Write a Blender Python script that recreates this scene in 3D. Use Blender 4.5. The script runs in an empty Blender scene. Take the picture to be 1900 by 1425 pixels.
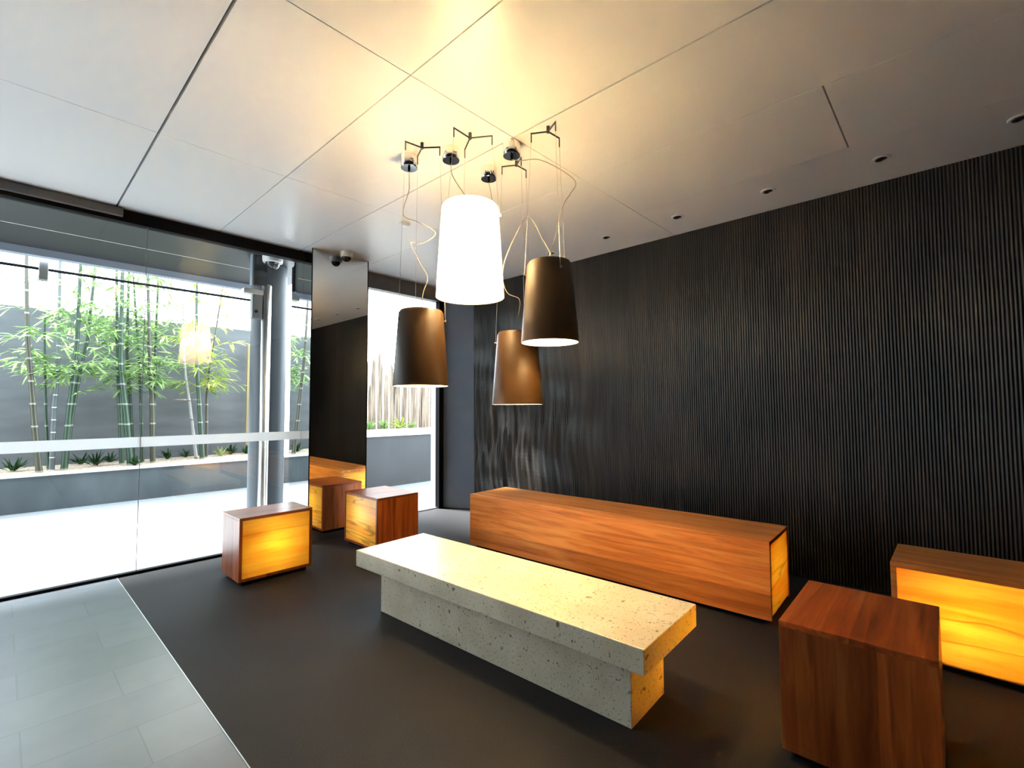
import bpy, bmesh, math, random
import numpy as np
from mathutils import Vector, Matrix

# ------------------------------------------------------------------ scene, camera, sky, sun, exposure
scene = bpy.context.scene
C = scene.collection
CAM_Z = 1.2
F_PX, YAW, TILT, ROLL = 884.16, 0.75004, 0.05046, -0.00467
cam_data = bpy.data.cameras.new('camera')
cam = bpy.data.objects.new('camera', cam_data)
C.objects.link(cam)
cam_data.sensor_fit = 'HORIZONTAL'
cam_data.sensor_width = 36.0
cam_data.lens = 36.0 * F_PX / 1900.0
cam_data.clip_start = 0.02
_f = Vector((math.cos(YAW) * math.cos(TILT), math.sin(YAW) * math.cos(TILT), math.sin(TILT)))
_r = Vector((math.sin(YAW), -math.cos(YAW), 0))
_u = _r.cross(_f)
_r2 = _r * math.cos(ROLL) + _u * math.sin(ROLL)
_u2 = _r2.cross(_f)
cam.matrix_world = Matrix(((_r2.x, _u2.x, -_f.x, 0), (_r2.y, _u2.y, -_f.y, 0), (_r2.z, _u2.z, -_f.z, CAM_Z), (0, 0, 0, 1)))
scene.camera = cam

world = bpy.data.worlds.new('sky')
scene.world = world
world.use_nodes = True
bg = world.node_tree.nodes['Background']
bg.inputs['Color'].default_value = (0.80, 0.91, 1.0, 1)
bg.inputs['Strength'].default_value = 12.5

sun_data = bpy.data.lights.new('sun', 'SUN')
sun_data.energy = 60.0
sun_data.angle = math.radians(12)
sun_data.color = (0.93, 0.97, 1.0)
sun = bpy.data.objects.new('sun', sun_data)
C.objects.link(sun)
# high sun from beyond the garden; the canopy keeps it off the glass
sun.rotation_euler = Vector((0.225, -0.575, -0.785)).to_track_quat('-Z', 'Y').to_euler()
sun.location = (-4, 12, 9)

scene.view_settings.view_transform = 'Standard'
scene.view_settings.look = 'None'
scene.view_settings.gamma = 1.0
scene.view_settings.use_curve_mapping = False
scene.view_settings.exposure = 0.0
scene.cycles.use_denoising = True
scene.cycles.max_bounces = 14
scene.cycles.diffuse_bounces = 6
scene.cycles.glossy_bounces = 8
scene.cycles.transparent_max_bounces = 24
scene.cycles.caustics_reflective = False
scene.cycles.caustics_refractive = False
scene.cycles.sample_clamp_indirect = 0.0

LAMP_WARM = (1.0, 0.70, 0.33)
WHITE_LAMP_W = 60.0
BLACK_LAMP_W = 15.0
BOX_LAMP_W = 9.0

random.seed(7)
rng = np.random.RandomState(7)

# ------------------------------------------------------------------ room numbers (metres)
G = 4.462        # glass line
H = 2.676        # ceiling
R = 3.905        # ribbed wall
DOOR_Y = 4.62    # entry glazing, right

# ------------------------------------------------------------------ helpers
class MB:
    """collects shapes; build() links them as one mesh object"""
    def __init__(self):
        self.bm = bmesh.new()

    def box(self, x0, x1, y0, y1, z0, z1, bevel=0.0):
        g = bmesh.ops.create_cube(self.bm, size=1.0)
        for v in g['verts']:
            v.co = Vector(((x0 + x1) / 2 + v.co.x * (x1 - x0), (y0 + y1) / 2 + v.co.y * (y1 - y0), (z0 + z1) / 2 + v.co.z * (z1 - z0)))
        if bevel:
            es = list({e for v in g['verts'] for e in v.link_edges})
            bmesh.ops.bevel(self.bm, geom=es, offset=bevel, segments=2, affect='EDGES', profile=0.5)
        return self

    def prism(self, pts, z0, z1):
        b = [self.bm.verts.new((x, y, z0)) for x, y in pts]
        t = [self.bm.verts.new((x, y, z1)) for x, y in pts]
        n = len(pts)
        self.bm.faces.new(b[::-1]); self.bm.faces.new(t)
        for i in range(n):
            self.bm.faces.new((b[i], b[(i + 1) % n], t[(i + 1) % n], t[i]))
        bmesh.ops.recalc_face_normals(self.bm, faces=self.bm.faces)
        return self

    def lathe(self, prof, cx=0, cy=0, cz=0, n=48, closed=False):
        rings = []
        for r, z in prof:
            if r < 1e-6:
                rings.append([self.bm.verts.new((cx, cy, cz + z))])
            else:
                rings.append([self.bm.verts.new((cx + r * math.cos(2 * math.pi * i / n), cy + r * math.sin(2 * math.pi * i / n), cz + z)) for i in range(n)])
        pairs = list(zip(rings, rings[1:]))
        if closed:
            pairs.append((rings[-1], rings[0]))
        for a, b in pairs:
            for i in range(n):
                j = (i + 1) % n
                if len(a) == 1 and len(b) == 1:
                    continue
                if len(a) == 1:
                    self.bm.faces.new((a[0], b[j], b[i]))
                elif len(b) == 1:
                    self.bm.faces.new((a[i], a[j], b[0]))
                else:
                    self.bm.faces.new((a[i], a[j], b[j], b[i]))
        return self

    def tube(self, pts, rad, n=8):
        pts = [Vector(p) for p in pts]
        rads = rad if isinstance(rad, (list, tuple)) else [rad] * len(pts)
        up = None
        rings = []
        for k, p in enumerate(pts):
            d = (pts[min(k + 1, len(pts) - 1)] - pts[max(k - 1, 0)]).normalized()
            if up is None:
                up = Vector((0, 0, 1)) if abs(d.z) < 0.9 else Vector((1, 0, 0))
            s = d.cross(up)
            if s.length < 1e-4:
                s = d.cross(Vector((0.3, 0.8, 0.5)))
            s.normalize()
            up = s.cross(d).normalized()
            rings.append([self.bm.verts.new(p + (s * math.cos(2 * math.pi * i / n) + up * math.sin(2 * math.pi * i / n)) * rads[k]) for i in range(n)])
        for a, b in zip(rings, rings[1:]):
            for i in range(n):
                self.bm.faces.new((a[i], a[(i + 1) % n], b[(i + 1) % n], b[i]))
        self.bm.faces.new(rings[0][::-1]); self.bm.faces.new(rings[-1])
        return self

    def leaf(self, base, tip, width, droop=0.0):
        base, tip = Vector(base), Vector(tip)
        d = tip - base
        side = d.cross(Vector((0, 0, 1)))
        if side.length < 1e-5:
            side = Vector((1, 0, 0))
        side = (side.normalized() + Vector((0, 0, random.uniform(-0.6, 0.6)))).normalized() * width * 0.5
        m = base + d * 0.4 + Vector((0, 0, droop * 0.5))
        m2 = base + d * 0.75 + Vector((0, 0, droop * 0.3))
        a = self.bm.verts.new(base); b = self.bm.verts.new(m + side); c = self.bm.verts.new(m2 + side * 0.75)
        t = self.bm.verts.new(tip); e = self.bm.verts.new(m2 - side * 0.75); f = self.bm.verts.new(m - side)
        k = self.bm.verts.new(m + Vector((0, 0, -width * 0.12)))
        self.bm.faces.new((a, b, k)); self.bm.faces.new((a, k, f))
        self.bm.faces.new((b, c, k)); self.bm.faces.new((k, e, f)); self.bm.faces.new((k, c, t)); self.bm.faces.new((k, t, e))
        return self

    def build(self, name, m, parent=None, smooth=False, origin=None):
        me = bpy.data.meshes.new(name)
        o = Vector(origin) if origin is not None else Vector((0, 0, 0))
        if parent is not None and origin is None:
            o = Vector(parent.matrix_basis.translation)
            q = parent.parent
            while q is not None:
                o = o + Vector(q.matrix_basis.translation); q = q.parent
        for v in self.bm.verts:
            v.co -= o
        self.bm.to_mesh(me); self.bm.free()
        me.materials.append(m)
        ob = bpy.data.objects.new(name, me)
        C.objects.link(ob)
        if parent is not None:
            ob.parent = parent
        elif origin is not None:
            ob.location = o
        if smooth:
            for p in me.polygons:
                p.use_smooth = True
            try:
                me.set_sharp_from_angle(angle=math.radians(40))
            except Exception:
                pass
        return ob


def tag(o, label, cat, group=None, kind=None):
    o['label'] = label; o['category'] = cat
    if group: o['group'] = group
    if kind: o['kind'] = kind
    return o


def thing(name, loc, label, cat, group=None):
    o = bpy.data.objects.new(name, None)
    C.objects.link(o)
    o.location = loc
    o.empty_display_size = 0.1
    return tag(o, label, cat, group)


def struct(o):
    o['kind'] = 'structure'
    return o


def lamp(name, loc, watts, color, radius, parent):
    l = bpy.data.lights.new(name, 'POINT')
    l.energy = watts; l.color = color; l.shadow_soft_size = radius
    o = bpy.data.objects.new(name, l)
    C.objects.link(o)
    o.parent = parent
    o.location = Vector(loc) - parent.location
    return o


# ------------------------------------------------------------------ materials
def mat(name, col=(0.5, 0.5, 0.5), rough=0.5, metal=0.0, spec=0.5):
    m = bpy.data.materials.new(name)
    m.use_nodes = True
    b = m.node_tree.nodes['Principled BSDF']
    b.inputs['Base Color'].default_value = (*col, 1)
    b.inputs['Roughness'].default_value = rough
    b.inputs['Metallic'].default_value = metal
    b.inputs['Specular IOR Level'].default_value = spec
    return m


def NT(m):
    nt = m.node_tree
    return nt, nt.nodes, nt.links, nt.nodes['Principled BSDF']


def node(nodes, t, **kw):
    n = nodes.new(t)
    for k, v in kw.items():
        if k in n.inputs.keys():
            n.inputs[k].default_value = v
        else:
            setattr(n, k, v)
    return n


def ramp(nodes, stops):
    r = nodes.new('ShaderNodeValToRGB')
    cr = r.color_ramp
    while len(cr.elements) < len(stops):
        cr.elements.new(0.5)
    for e, (p, c) in zip(cr.elements, stops):
        e.position = p; e.color = (*c, 1)
    return r


def noisy(name, c0, c1, scale, rough=0.6, detail=6, bump=0.0, stretch=(1, 1, 1), spec=0.5, lo=0.35, hi=0.65):
    m = mat(name, c0, rough, 0, spec)
    nt, N, L, b = NT(m)
    tc = N.new('ShaderNodeTexCoord'); mp = N.new('ShaderNodeMapping')
    mp.inputs['Scale'].default_value = stretch
    L.new(tc.outputs['Object'], mp.inputs['Vector'])
    no = node(N, 'ShaderNodeTexNoise', Scale=scale, Detail=detail)
    L.new(mp.outputs['Vector'], no.inputs['Vector'])
    r = ramp(N, [(lo, c0), (hi, c1)])
    L.new(no.outputs['Fac'], r.inputs['Fac'])
    L.new(r.outputs['Color'], b.inputs['Base Color'])
    if bump:
        bp = node(N, 'ShaderNodeBump', Strength=bump, Distance=0.01)
        L.new(no.outputs['Fac'], bp.inputs['Height'])
        L.new(bp.outputs['Normal'], b.inputs['Normal'])
    return m


def wood(name, grain, plank, dark=(0.16, 0.029, 0.005), mid=(0.36, 0.075, 0.013), light=(0.54, 0.155, 0.032), rough=0.33, seed=0.0):
    """grain: 0/1/2 axis of the fibres; plank: (axis, width) pairs that split it into boards"""
    m = mat(name, mid, rough, 0, 0.45)
    nt, N, L, b = NT(m)
    tc = N.new('ShaderNodeTexCoord')
    sep = N.new('ShaderNodeSeparateXYZ')
    L.new(tc.outputs['Object'], sep.inputs[0])
    tot = None
    for ax, w in plank:
        d = node(N, 'ShaderNodeMath', operation='DIVIDE'); d.inputs[1].default_value = w
        L.new(sep.outputs[ax], d.inputs[0])
        a = node(N, 'ShaderNodeMath', operation='ADD'); a.inputs[1].default_value = 0.37 + seed
        L.new(d.outputs[0], a.inputs[0])
        fl = node(N, 'ShaderNodeMath', operation='FLOOR'); L.new(a.outputs[0], fl.inputs[0])
        ml = node(N, 'ShaderNodeMath', operation='MULTIPLY'); ml.inputs[1].default_value = 3.73 + ax * 5.1
        L.new(fl.outputs[0], ml.inputs[0])
        if tot is None: tot = ml
        else:
            s = node(N, 'ShaderNodeMath', operation='ADD')
            L.new(tot.outputs[0], s.inputs[0]); L.new(ml.outputs[0], s.inputs[1]); tot = s
    wn = N.new('ShaderNodeTexWhiteNoise'); wn.noise_dimensions = '1D'
    L.new(tot.outputs[0], wn.inputs['W'])
    mp = N.new('ShaderNodeMapping')
    sc = [26.0, 26.0, 26.0]; sc[grain] = 1.6
    mp.inputs['Scale'].default_value = sc
    L.new(tc.outputs['Object'], mp.inputs['Vector'])
    off = node(N, 'ShaderNodeCombineXYZ')
    for i in range(3): L.new(tot.outputs[0], off.inputs[i])
    va = node(N, 'ShaderNodeVectorMath', operation='ADD')
    L.new(mp.outputs[0], va.inputs[0]); L.new(off.outputs[0], va.inputs[1])
    no = node(N, 'ShaderNodeTexNoise', Scale=1.0, Detail=7, Roughness=0.62, Distortion=0.6)
    L.new(va.outputs[0], no.inputs['Vector'])
    r = ramp(N, [(0.30, dark), (0.5, mid), (0.72, light)])
    L.new(no.outputs['Fac'], r.inputs['Fac'])
    hs = N.new('ShaderNodeHueSaturation')
    mr = node(N, 'ShaderNodeMapRange'); mr.inputs['To Min'].default_value = 0.62; mr.inputs['To Max'].default_value = 1.35
    L.new(wn.outputs['Value'], mr.inputs['Value'])
    L.new(mr.outputs[0], hs.inputs['Value'])
    L.new(r.outputs['Color'], hs.inputs['Color'])
    L.new(hs.outputs['Color'], b.inputs['Base Color'])
    bp = node(N, 'ShaderNodeBump', Strength=0.12, Distance=0.004)
    L.new(no.outputs['Fac'], bp.inputs['Height'])
    L.new(bp.outputs['Normal'], b.inputs['Normal'])
    return m


def onyx(name, along):
    """thin translucent veined stone, lit by the lamp behind it"""
    m = bpy.data.materials.new(name); m.use_nodes = True
    nt = m.node_tree; N = nt.nodes; L = nt.links
    N.clear()
    out = N.new('ShaderNodeOutputMaterial')
    tc = N.new('ShaderNodeTexCoord'); mp = N.new('ShaderNodeMapping')
    sc = [6.0, 6.0, 15.0]; sc[along] = 0.9
    mp.inputs['Scale'].default_value = sc
    L.new(tc.outputs['Object'], mp.inputs['Vector'])
    no = node(N, 'ShaderNodeTexNoise', Scale=1.0, Detail=7, Roughness=0.6, Distortion=0.35)
    L.new(mp.outputs[0], no.inputs['Vector'])
    r = ramp(N, [(0.28, (0.80, 0.46, 0.06)), (0.42, (0.94, 0.64, 0.12)), (0.55, (0.98, 0.80, 0.19)), (0.70, (0.96, 0.68, 0.14))])
    L.new(no.outputs['Fac'], r.inputs['Fac'])
    # thin dark veins
    mp2 = N.new('ShaderNodeMapping'); sc2 = [1.0, 1.0, 5.0]; sc2[along] = 0.45
    mp2.inputs['Scale'].default_value = sc2
    L.new(tc.outputs['Object'], mp2.inputs['Vector'])
    n2 = node(N, 'ShaderNodeTexNoise', Scale=1.0, Detail=3, Roughness=0.5, Distortion=0.1)
    L.new(mp2.outputs[0], n2.inputs['Vector'])
    ab = node(N, 'ShaderNodeMath', operation='SUBTRACT'); ab.inputs[1].default_value = 0.5
    L.new(n2.outputs['Fac'], ab.inputs[0])
    aa = node(N, 'ShaderNodeMath', operation='ABSOLUTE'); L.new(ab.outputs[0], aa.inputs[0])
    mr = node(N, 'ShaderNodeMapRange'); mr.inputs['From Max'].default_value = 0.010
    mr.inputs['To Min'].default_value = 0.6; mr.inputs['To Max'].default_value = 1.0
    L.new(aa.outputs[0], mr.inputs['Value'])
    mx = node(N, 'ShaderNodeVectorMath', operation='SCALE')
    L.new(r.outputs['Color'], mx.inputs[0]); L.new(mr.outputs[0], mx.inputs['Scale'])
    tr = N.new('ShaderNodeBsdfTranslucent'); L.new(mx.outputs[0], tr.inputs['Color'])
    df = N.new('ShaderNodeBsdfDiffuse'); L.new(mx.outputs[0], df.inputs['Color'])
    ms = N.new('ShaderNodeMixShader'); ms.inputs[0].default_value = 0.3
    L.new(tr.outputs[0], ms.inputs[1]); L.new(df.outputs[0], ms.inputs[2])
    gl = node(N, 'ShaderNodeBsdfGlossy', Roughness=0.25)
    fr = node(N, 'ShaderNodeFresnel', IOR=1.45)
    m2 = N.new('ShaderNodeMixShader')
    L.new(fr.outputs[0], m2.inputs[0]); L.new(ms.outputs[0], m2.inputs[1]); L.new(gl.outputs[0], m2.inputs[2])
    L.new(m2.outputs[0], out.inputs['Surface'])
    return m


def glass(name, tint=(0.978, 0.992, 0.99)):
    m = bpy.data.materials.new(name); m.use_nodes = True
    nt = m.node_tree; N = nt.nodes; L = nt.links
    N.clear()
    out = N.new('ShaderNodeOutputMaterial')
    tr = N.new('ShaderNodeBsdfTransparent'); tr.inputs['Color'].default_value = (*tint, 1)
    gl = node(N, 'ShaderNodeBsdfGlossy', Roughness=0.0)
    # Schlick reflectance from the facing angle, the same on both faces of the pane
    lw = node(N, 'ShaderNodeLayerWeight', Blend=0.5)
    pw = node(N, 'ShaderNodeMath', operation='POWER'); pw.inputs[1].default_value = 5.0
    L.new(lw.outputs['Facing'], pw.inputs[0])
    fr = node(N, 'ShaderNodeMath', operation='MULTIPLY_ADD'); fr.inputs[1].default_value = 0.96; fr.inputs[2].default_value = 0.04
    L.new(pw.outputs[0], fr.inputs[0])
    ms = N.new('ShaderNodeMixShader')
    L.new(fr.outputs[0], ms.inputs[0]); L.new(tr.outputs[0], ms.inputs[1]); L.new(gl.outputs[0], ms.inputs[2])
    L.new(ms.outputs[0], out.inputs['Surface'])
    return m


def translucent(name, col, fac=0.6, rough=0.5):
    m = bpy.data.materials.new(name); m.use_nodes = True
    nt = m.node_tree; N = nt.nodes; L = nt.links
    N.clear()
    out = N.new('ShaderNodeOutputMaterial')
    tr = N.new('ShaderNodeBsdfTranslucent'); tr.inputs['Color'].default_value = (*col, 1)
    df = N.new('ShaderNodeBsdfDiffuse'); df.inputs['Color'].default_value = (*col, 1)
    ms = N.new('ShaderNodeMixShader'); ms.inputs[0].default_value = 1 - fac
    L.new(tr.outputs[0], ms.inputs[1]); L.new(df.outputs[0], ms.inputs[2])
    L.new(ms.outputs[0], out.inputs['Surface'])
    return m


def leafmat(name, c0, c1):
    m = translucent(name, c0, 0.45)
    nt = m.node_tree; N = nt.nodes; L = nt.links
    tc = N.new('ShaderNodeTexCoord')
    no = node(N, 'ShaderNodeTexNoise', Scale=7.0, Detail=2)
    L.new(tc.outputs['Object'], no.inputs['Vector'])
    r = ramp(N, [(0.35, c0), (0.65, c1)])
    L.new(no.outputs['Fac'], r.inputs['Fac'])
    for n in N:
        if n.type in ('BSDF_TRANSLUCENT', 'BSDF_DIFFUSE'):
            L.new(r.outputs['Color'], n.inputs['Color'])
    return m


def culm_mat(name, green, node_c, pitch=0.28):
    m = mat(name, green, 0.4)
    nt, N, L, b = NT(m)
    tc = N.new('ShaderNodeTexCoord'); sep = N.new('ShaderNodeSeparateXYZ')
    L.new(tc.outputs['Object'], sep.inputs[0])
    d = node(N, 'ShaderNodeMath', operation='DIVIDE'); d.inputs[1].default_value = pitch
    L.new(sep.outputs[2], d.inputs[0])
    f = node(N, 'ShaderNodeMath', operation='FRACT'); L.new(d.outputs[0], f.inputs[0])
    r = ramp(N, [(0.0, node_c), (0.06, node_c), (0.09, green), (1.0, tuple(c * 0.8 for c in green))])
    L.new(f.outputs[0], r.inputs['Fac'])
    L.new(r.outputs['Color'], b.inputs['Base Color'])
    return m


M = {}
M['ceiling'] = mat('satin white ceiling panel', (0.86, 0.85, 0.84), 0.3, 0, 0.5)
M['groove'] = mat('dark joint', (0.05, 0.045, 0.045), 0.8)
M['carpet'] = noisy('charcoal carpet', (0.01723, 0.0155, 0.0155), (0.0356, 0.03216, 0.03158), 260, 0.6, 4, 0.12, spec=0.1)
M['black'] = mat('black metal', (0.004, 0.004, 0.0045), 0.6, 0, 0.06)
M['dark'] = mat('dark painted wall', (0.02, 0.018, 0.018), 0.7)
M['plain_wall'] = mat('grey painted wall', (0.05, 0.05, 0.05), 0.7)
M['smooth_wall'] = noisy('slate blue grey painted panel', (0.135, 0.165, 0.222), (0.155, 0.19, 0.25), 3.0, 0.3)
M['mirror'] = mat('mirror', (0.86, 0.88, 0.87), 0.0, 1.0)
M['glass'] = glass('clear glass')
M['frost'] = translucent('frosted film', (0.92, 0.92, 0.92), 0.55)
M['steel'] = mat('brushed stainless steel', (0.56, 0.54, 0.51), 0.3, 1.0)
M['chrome'] = mat('chrome', (0.85, 0.84, 0.82), 0.08, 1.0)
M['dark_chrome'] = mat('dark nickel', (0.10, 0.095, 0.09), 0.3, 1.0)
M['trim_metal'] = mat('satin aluminium', (0.45, 0.46, 0.46), 0.4, 1.0)
M['operator'] = noisy('brown grey anodised cover', (0.10, 0.093, 0.088), (0.13, 0.12, 0.112), 8, 0.5)
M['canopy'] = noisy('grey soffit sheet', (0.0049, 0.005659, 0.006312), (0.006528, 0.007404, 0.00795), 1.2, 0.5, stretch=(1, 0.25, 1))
M['canopy_line'] = mat('white reveal strip', (0.85, 0.86, 0.87), 0.5)
M['fascia'] = mat('blue grey fascia', (0.2688, 0.3024, 0.3584), 0.45)
M['column'] = noisy('blue grey painted steel', (0.04336, 0.05468, 0.0641), (0.04901, 0.06033, 0.06975), 3, 0.5)
M['pavement'] = noisy('pale paving', (0.1754, 0.1851, 0.1949), (0.2014, 0.2111, 0.2209), 1.5, 0.7)
M['concrete'] = noisy('board marked concrete', (0.05336, 0.05808, 0.06279), (0.1005, 0.1068, 0.113), 1.6, 0.85, 9, 0.2, stretch=(0.7, 1, 3.2), lo=0.25, hi=0.75)
M['planter'] = noisy('dark stone planter face', (0.05267, 0.06437, 0.07022), (0.08778, 0.1024, 0.1083), 2.2, 0.6, 6, stretch=(1.2, 1, 0.5))
M['planter_dark'] = noisy('charcoal rendered planter', (0.02016, 0.02016, 0.0216), (0.02592, 0.02592, 0.02808), 3.0, 0.7)
M['coping'] = mat('white stone coping', (0.595, 0.588, 0.574), 0.6)
M['mulch'] = noisy('pale bark mulch', (0.168, 0.1155, 0.0735), (0.4725, 0.3885, 0.3045), 38, 0.9, 4, 0.6)
M['leaf'] = leafmat('bamboo leaf', (0.105, 0.195, 0.062), (0.30, 0.42, 0.17))
M['leaf_yellow'] = leafmat('yellow green leaf', (0.1856, 0.2652, 0.03978), (0.3713, 0.4243, 0.1061))
M['leaf_dark'] = leafmat('ground leaf', (0.01224, 0.0357, 0.01428), (0.0357, 0.0765, 0.0255))
M['culm_green'] = culm_mat('green culm', (0.016, 0.042, 0.02), (0.18, 0.19, 0.15))
M['culm_brown'] = culm_mat('olive brown culm', (0.04, 0.038, 0.02), (0.2, 0.19, 0.15))
M['culm_pale'] = culm_mat('pale banded culm', (0.085, 0.1, 0.1), (0.5, 0.52, 0.52), 0.16)
M['culm_white'] = culm_mat('whitish culm', (0.28, 0.28, 0.26), (0.1, 0.09, 0.07), 0.3)
M['twig'] = mat('twig', (0.16, 0.17, 0.07), 0.7)
M['fence'] = noisy('weathered paling', (0.062, 0.041, 0.027), (0.225, 0.170, 0.122), 3.0, 0.85, 6, stretch=(14, 14, 0.7))
M['post'] = noisy('yellow timber post', (0.16, 0.125, 0.06), (0.22, 0.18, 0.09), 3, 0.8, stretch=(8, 8, 0.5))
M['jamb_light'] = mat('pale lilac render', (0.1768, 0.1768, 0.2028), 0.6)
M['shade_white'] = translucent('white glass shade', (0.93, 0.90, 0.84), 0.62)
M['shade_black'] = mat('black bronze shade', (0.050, 0.024, 0.0075), 0.4, 0, 0.25)
M['shade_inner'] = mat('white enamel lining', (0.9, 0.88, 0.84), 0.5)
M['cord'] = translucent('clear cord sleeve', (0.42, 0.37, 0.30), 0.3)
M['wire'] = mat('fine steel wire', (0.62, 0.58, 0.52), 0.3, 1.0)
M['cam_white'] = mat('white plastic', (0.80, 0.79, 0.77), 0.4)
M['cam_dome'] = mat('smoked dome', (0.006, 0.006, 0.007), 0.15, 0, 0.4)
M['grey_box'] = mat('grey enclosure', (0.16, 0.18, 0.185), 0.5)
M['onyx_x'] = onyx('onyx along width', 0)
M['onyx_y'] = onyx('onyx along length', 1)
M['wood_bench'] = wood('orange brown bench boards', 1, [(2, 0.29), (0, 0.30)], dark=(0.42, 0.115, 0.022), mid=(0.72, 0.245, 0.052), light=(0.88, 0.40, 0.11), seed=0.044)
M['wood_v'] = wood('upright red brown boards', 2, [(0, 0.19), (1, 0.17)])
M['wood_top'] = wood('top boards across', 0, [(1, 0.25)], seed=0.6)
M['wood_h'] = wood('level red brown boards', 0, [(1, 0.16), (2, 0.2)], seed=0.5)
M['wood_dark'] = mat('dark timber edge', (0.05, 0.013, 0.005), 0.45)

# floor tiles
def tile_mat():
    m = mat('blue grey stone tile', (0.2, 0.22, 0.235), 0.3, 0, 0.42)
    nt, N, L, b = NT(m)
    tc = N.new('ShaderNodeTexCoord'); mp = N.new('ShaderNodeMapping')
    mp.inputs['Location'].default_value = (0.215, -0.045, 0)
    L.new(tc.outputs['Object'], mp.inputs['Vector'])
    br = N.new('ShaderNodeTexBrick')
    br.offset = 0.5
    for k, v in (('Scale', 1.0), ('Brick Width', 0.61), ('Row Height', 0.285), ('Mortar Size', 0.0028), ('Mortar Smooth', 0.1), ('Bias', 0.0)):
        br.inputs[k].default_value = v
    br.inputs['Color1'].default_value = (0.120, 0.132, 0.150, 1)
    br.inputs['Color2'].default_value = (0.142, 0.155, 0.174, 1)
    br.inputs['Mortar'].default_value = (0.098, 0.109, 0.122, 1)
    L.new(mp.outputs[0], br.inputs['Vector'])
    no = node(N, 'ShaderNodeTexNoise', Scale=5.0, Detail=6)
    L.new(tc.outputs['Object'], no.inputs['Vector'])
    mx = N.new('ShaderNodeMix'); mx.data_type = 'RGBA'; mx.blend_type = 'MULTIPLY'; mx.inputs['Factor'].default_value = 0.5
    r = ramp(N, [(0.3, (0.75, 0.75, 0.75)), (0.7, (1.1, 1.1, 1.1))])
    L.new(no.outputs['Fac'], r.inputs['Fac'])
    L.new(br.outputs['Color'], mx.inputs[6]); L.new(r.outputs['Color'], mx.inputs[7])
    L.new(mx.outputs[2], b.inputs['Base Color'])
    return m
M['tile'] = tile_mat()

# speckled stone
def stone_mat():
    m = mat('pitted cream stone', (0.6, 0.53, 0.4), 0.3, 0, 0.5)
    nt, N, L, b = NT(m)
    tc = N.new('ShaderNodeTexCoord')
    n1 = node(N, 'ShaderNodeTexNoise', Scale=7.0, Detail=5)
    L.new(tc.outputs['Object'], n1.inputs['Vector'])
    base = ramp(N, [(0.3, (0.64, 0.545, 0.385)), (0.7, (0.80, 0.70, 0.53))])
    L.new(n1.outputs['Fac'], base.inputs['Fac'])
    # pits and dark grains
    n2 = node(N, 'ShaderNodeTexNoise', Scale=95.0, Detail=3, Roughness=0.6)
    L.new(tc.outputs['Object'], n2.inputs['Vector'])
    p = ramp(N, [(0.60, (1, 1, 1)), (0.67, (0.30, 0.26, 0.20))])
    L.new(n2.outputs['Fac'], p.inputs['Fac'])
    n3 = node(N, 'ShaderNodeTexNoise', Scale=28.0, Detail=3, Roughness=0.6)
    L.new(tc.outputs['Object'], n3.inputs['Vector'])
    p3 = ramp(N, [(0.655, (1, 1, 1)), (0.69, (0.32, 0.25, 0.18))])
    L.new(n3.outputs['Fac'], p3.inputs['Fac'])
    a = N.new('ShaderNodeMix'); a.data_type = 'RGBA'; a.blend_type = 'MULTIPLY'; a.inputs['Factor'].default_value = 1.0
    L.new(base.outputs['Color'], a.inputs[6]); L.new(p.outputs['Color'], a.inputs[7])
    a2 = N.new('ShaderNodeMix'); a2.data_type = 'RGBA'; a2.blend_type = 'MULTIPLY'; a2.inputs['Factor'].default_value = 1.0
    L.new(a.outputs[2], a2.inputs[6]); L.new(p3.outputs['Color'], a2.inputs[7])
    L.new(a2.outputs[2], b.inputs['Base Color'])
    bp = node(N, 'ShaderNodeBump', Strength=0.25, Distance=0.004)
    L.new(p.outputs['Color'], bp.inputs['Height'])
    L.new(bp.outputs['Normal'], b.inputs['Normal'])
    return m
M['stone'] = stone_mat()

# ribbed wall covering
def rib_mat():
    m = mat('dark ribbed wall covering', (0.04, 0.033, 0.026), 0.36, 0, 0.42)
    nt, N, L, b = NT(m)
    tc = N.new('ShaderNodeTexCoord')
    mp = N.new('ShaderNodeMapping'); mp.inputs['Scale'].default_value = (1, 2.3, 0.12)
    L.new(tc.outputs['Object'], mp.inputs['Vector'])
    n1 = node(N, 'ShaderNodeTexNoise', Scale=1.6, Detail=5, Roughness=0.65)
    L.new(mp.outputs[0], n1.inputs['Vector'])
    r = ramp(N, [(0.3, (0.006, 0.0045, 0.0035)), (0.5, (0.018, 0.0132, 0.0095)), (0.7, (0.042, 0.029, 0.019))])
    L.new(n1.outputs['Fac'], r.inputs['Fac'])
    mp2 = N.new('ShaderNodeMapping'); mp2.inputs['Scale'].default_value = (1, 60, 1.5)
    L.new(tc.outputs['Object'], mp2.inputs['Vector'])
    n2 = node(N, 'ShaderNodeTexNoise', Scale=1.0, Detail=3)
    L.new(mp2.outputs[0], n2.inputs['Vector'])
    r2 = ramp(N, [(0.3, (0.55, 0.55, 0.55)), (0.7, (1.25, 1.25, 1.25))])
    L.new(n2.outputs['Fac'], r2.inputs['Fac'])
    a = N.new('ShaderNodeMix'); a.data_type = 'RGBA'; a.blend_type = 'MULTIPLY'; a.inputs['Factor'].default_value = 1.0
    L.new(r.outputs['Color'], a.inputs[6]); L.new(r2.outputs['Color'], a.inputs[7])
    L.new(a.outputs[2], b.inputs['Base Color'])
    return m
M['rib'] = rib_mat()

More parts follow.
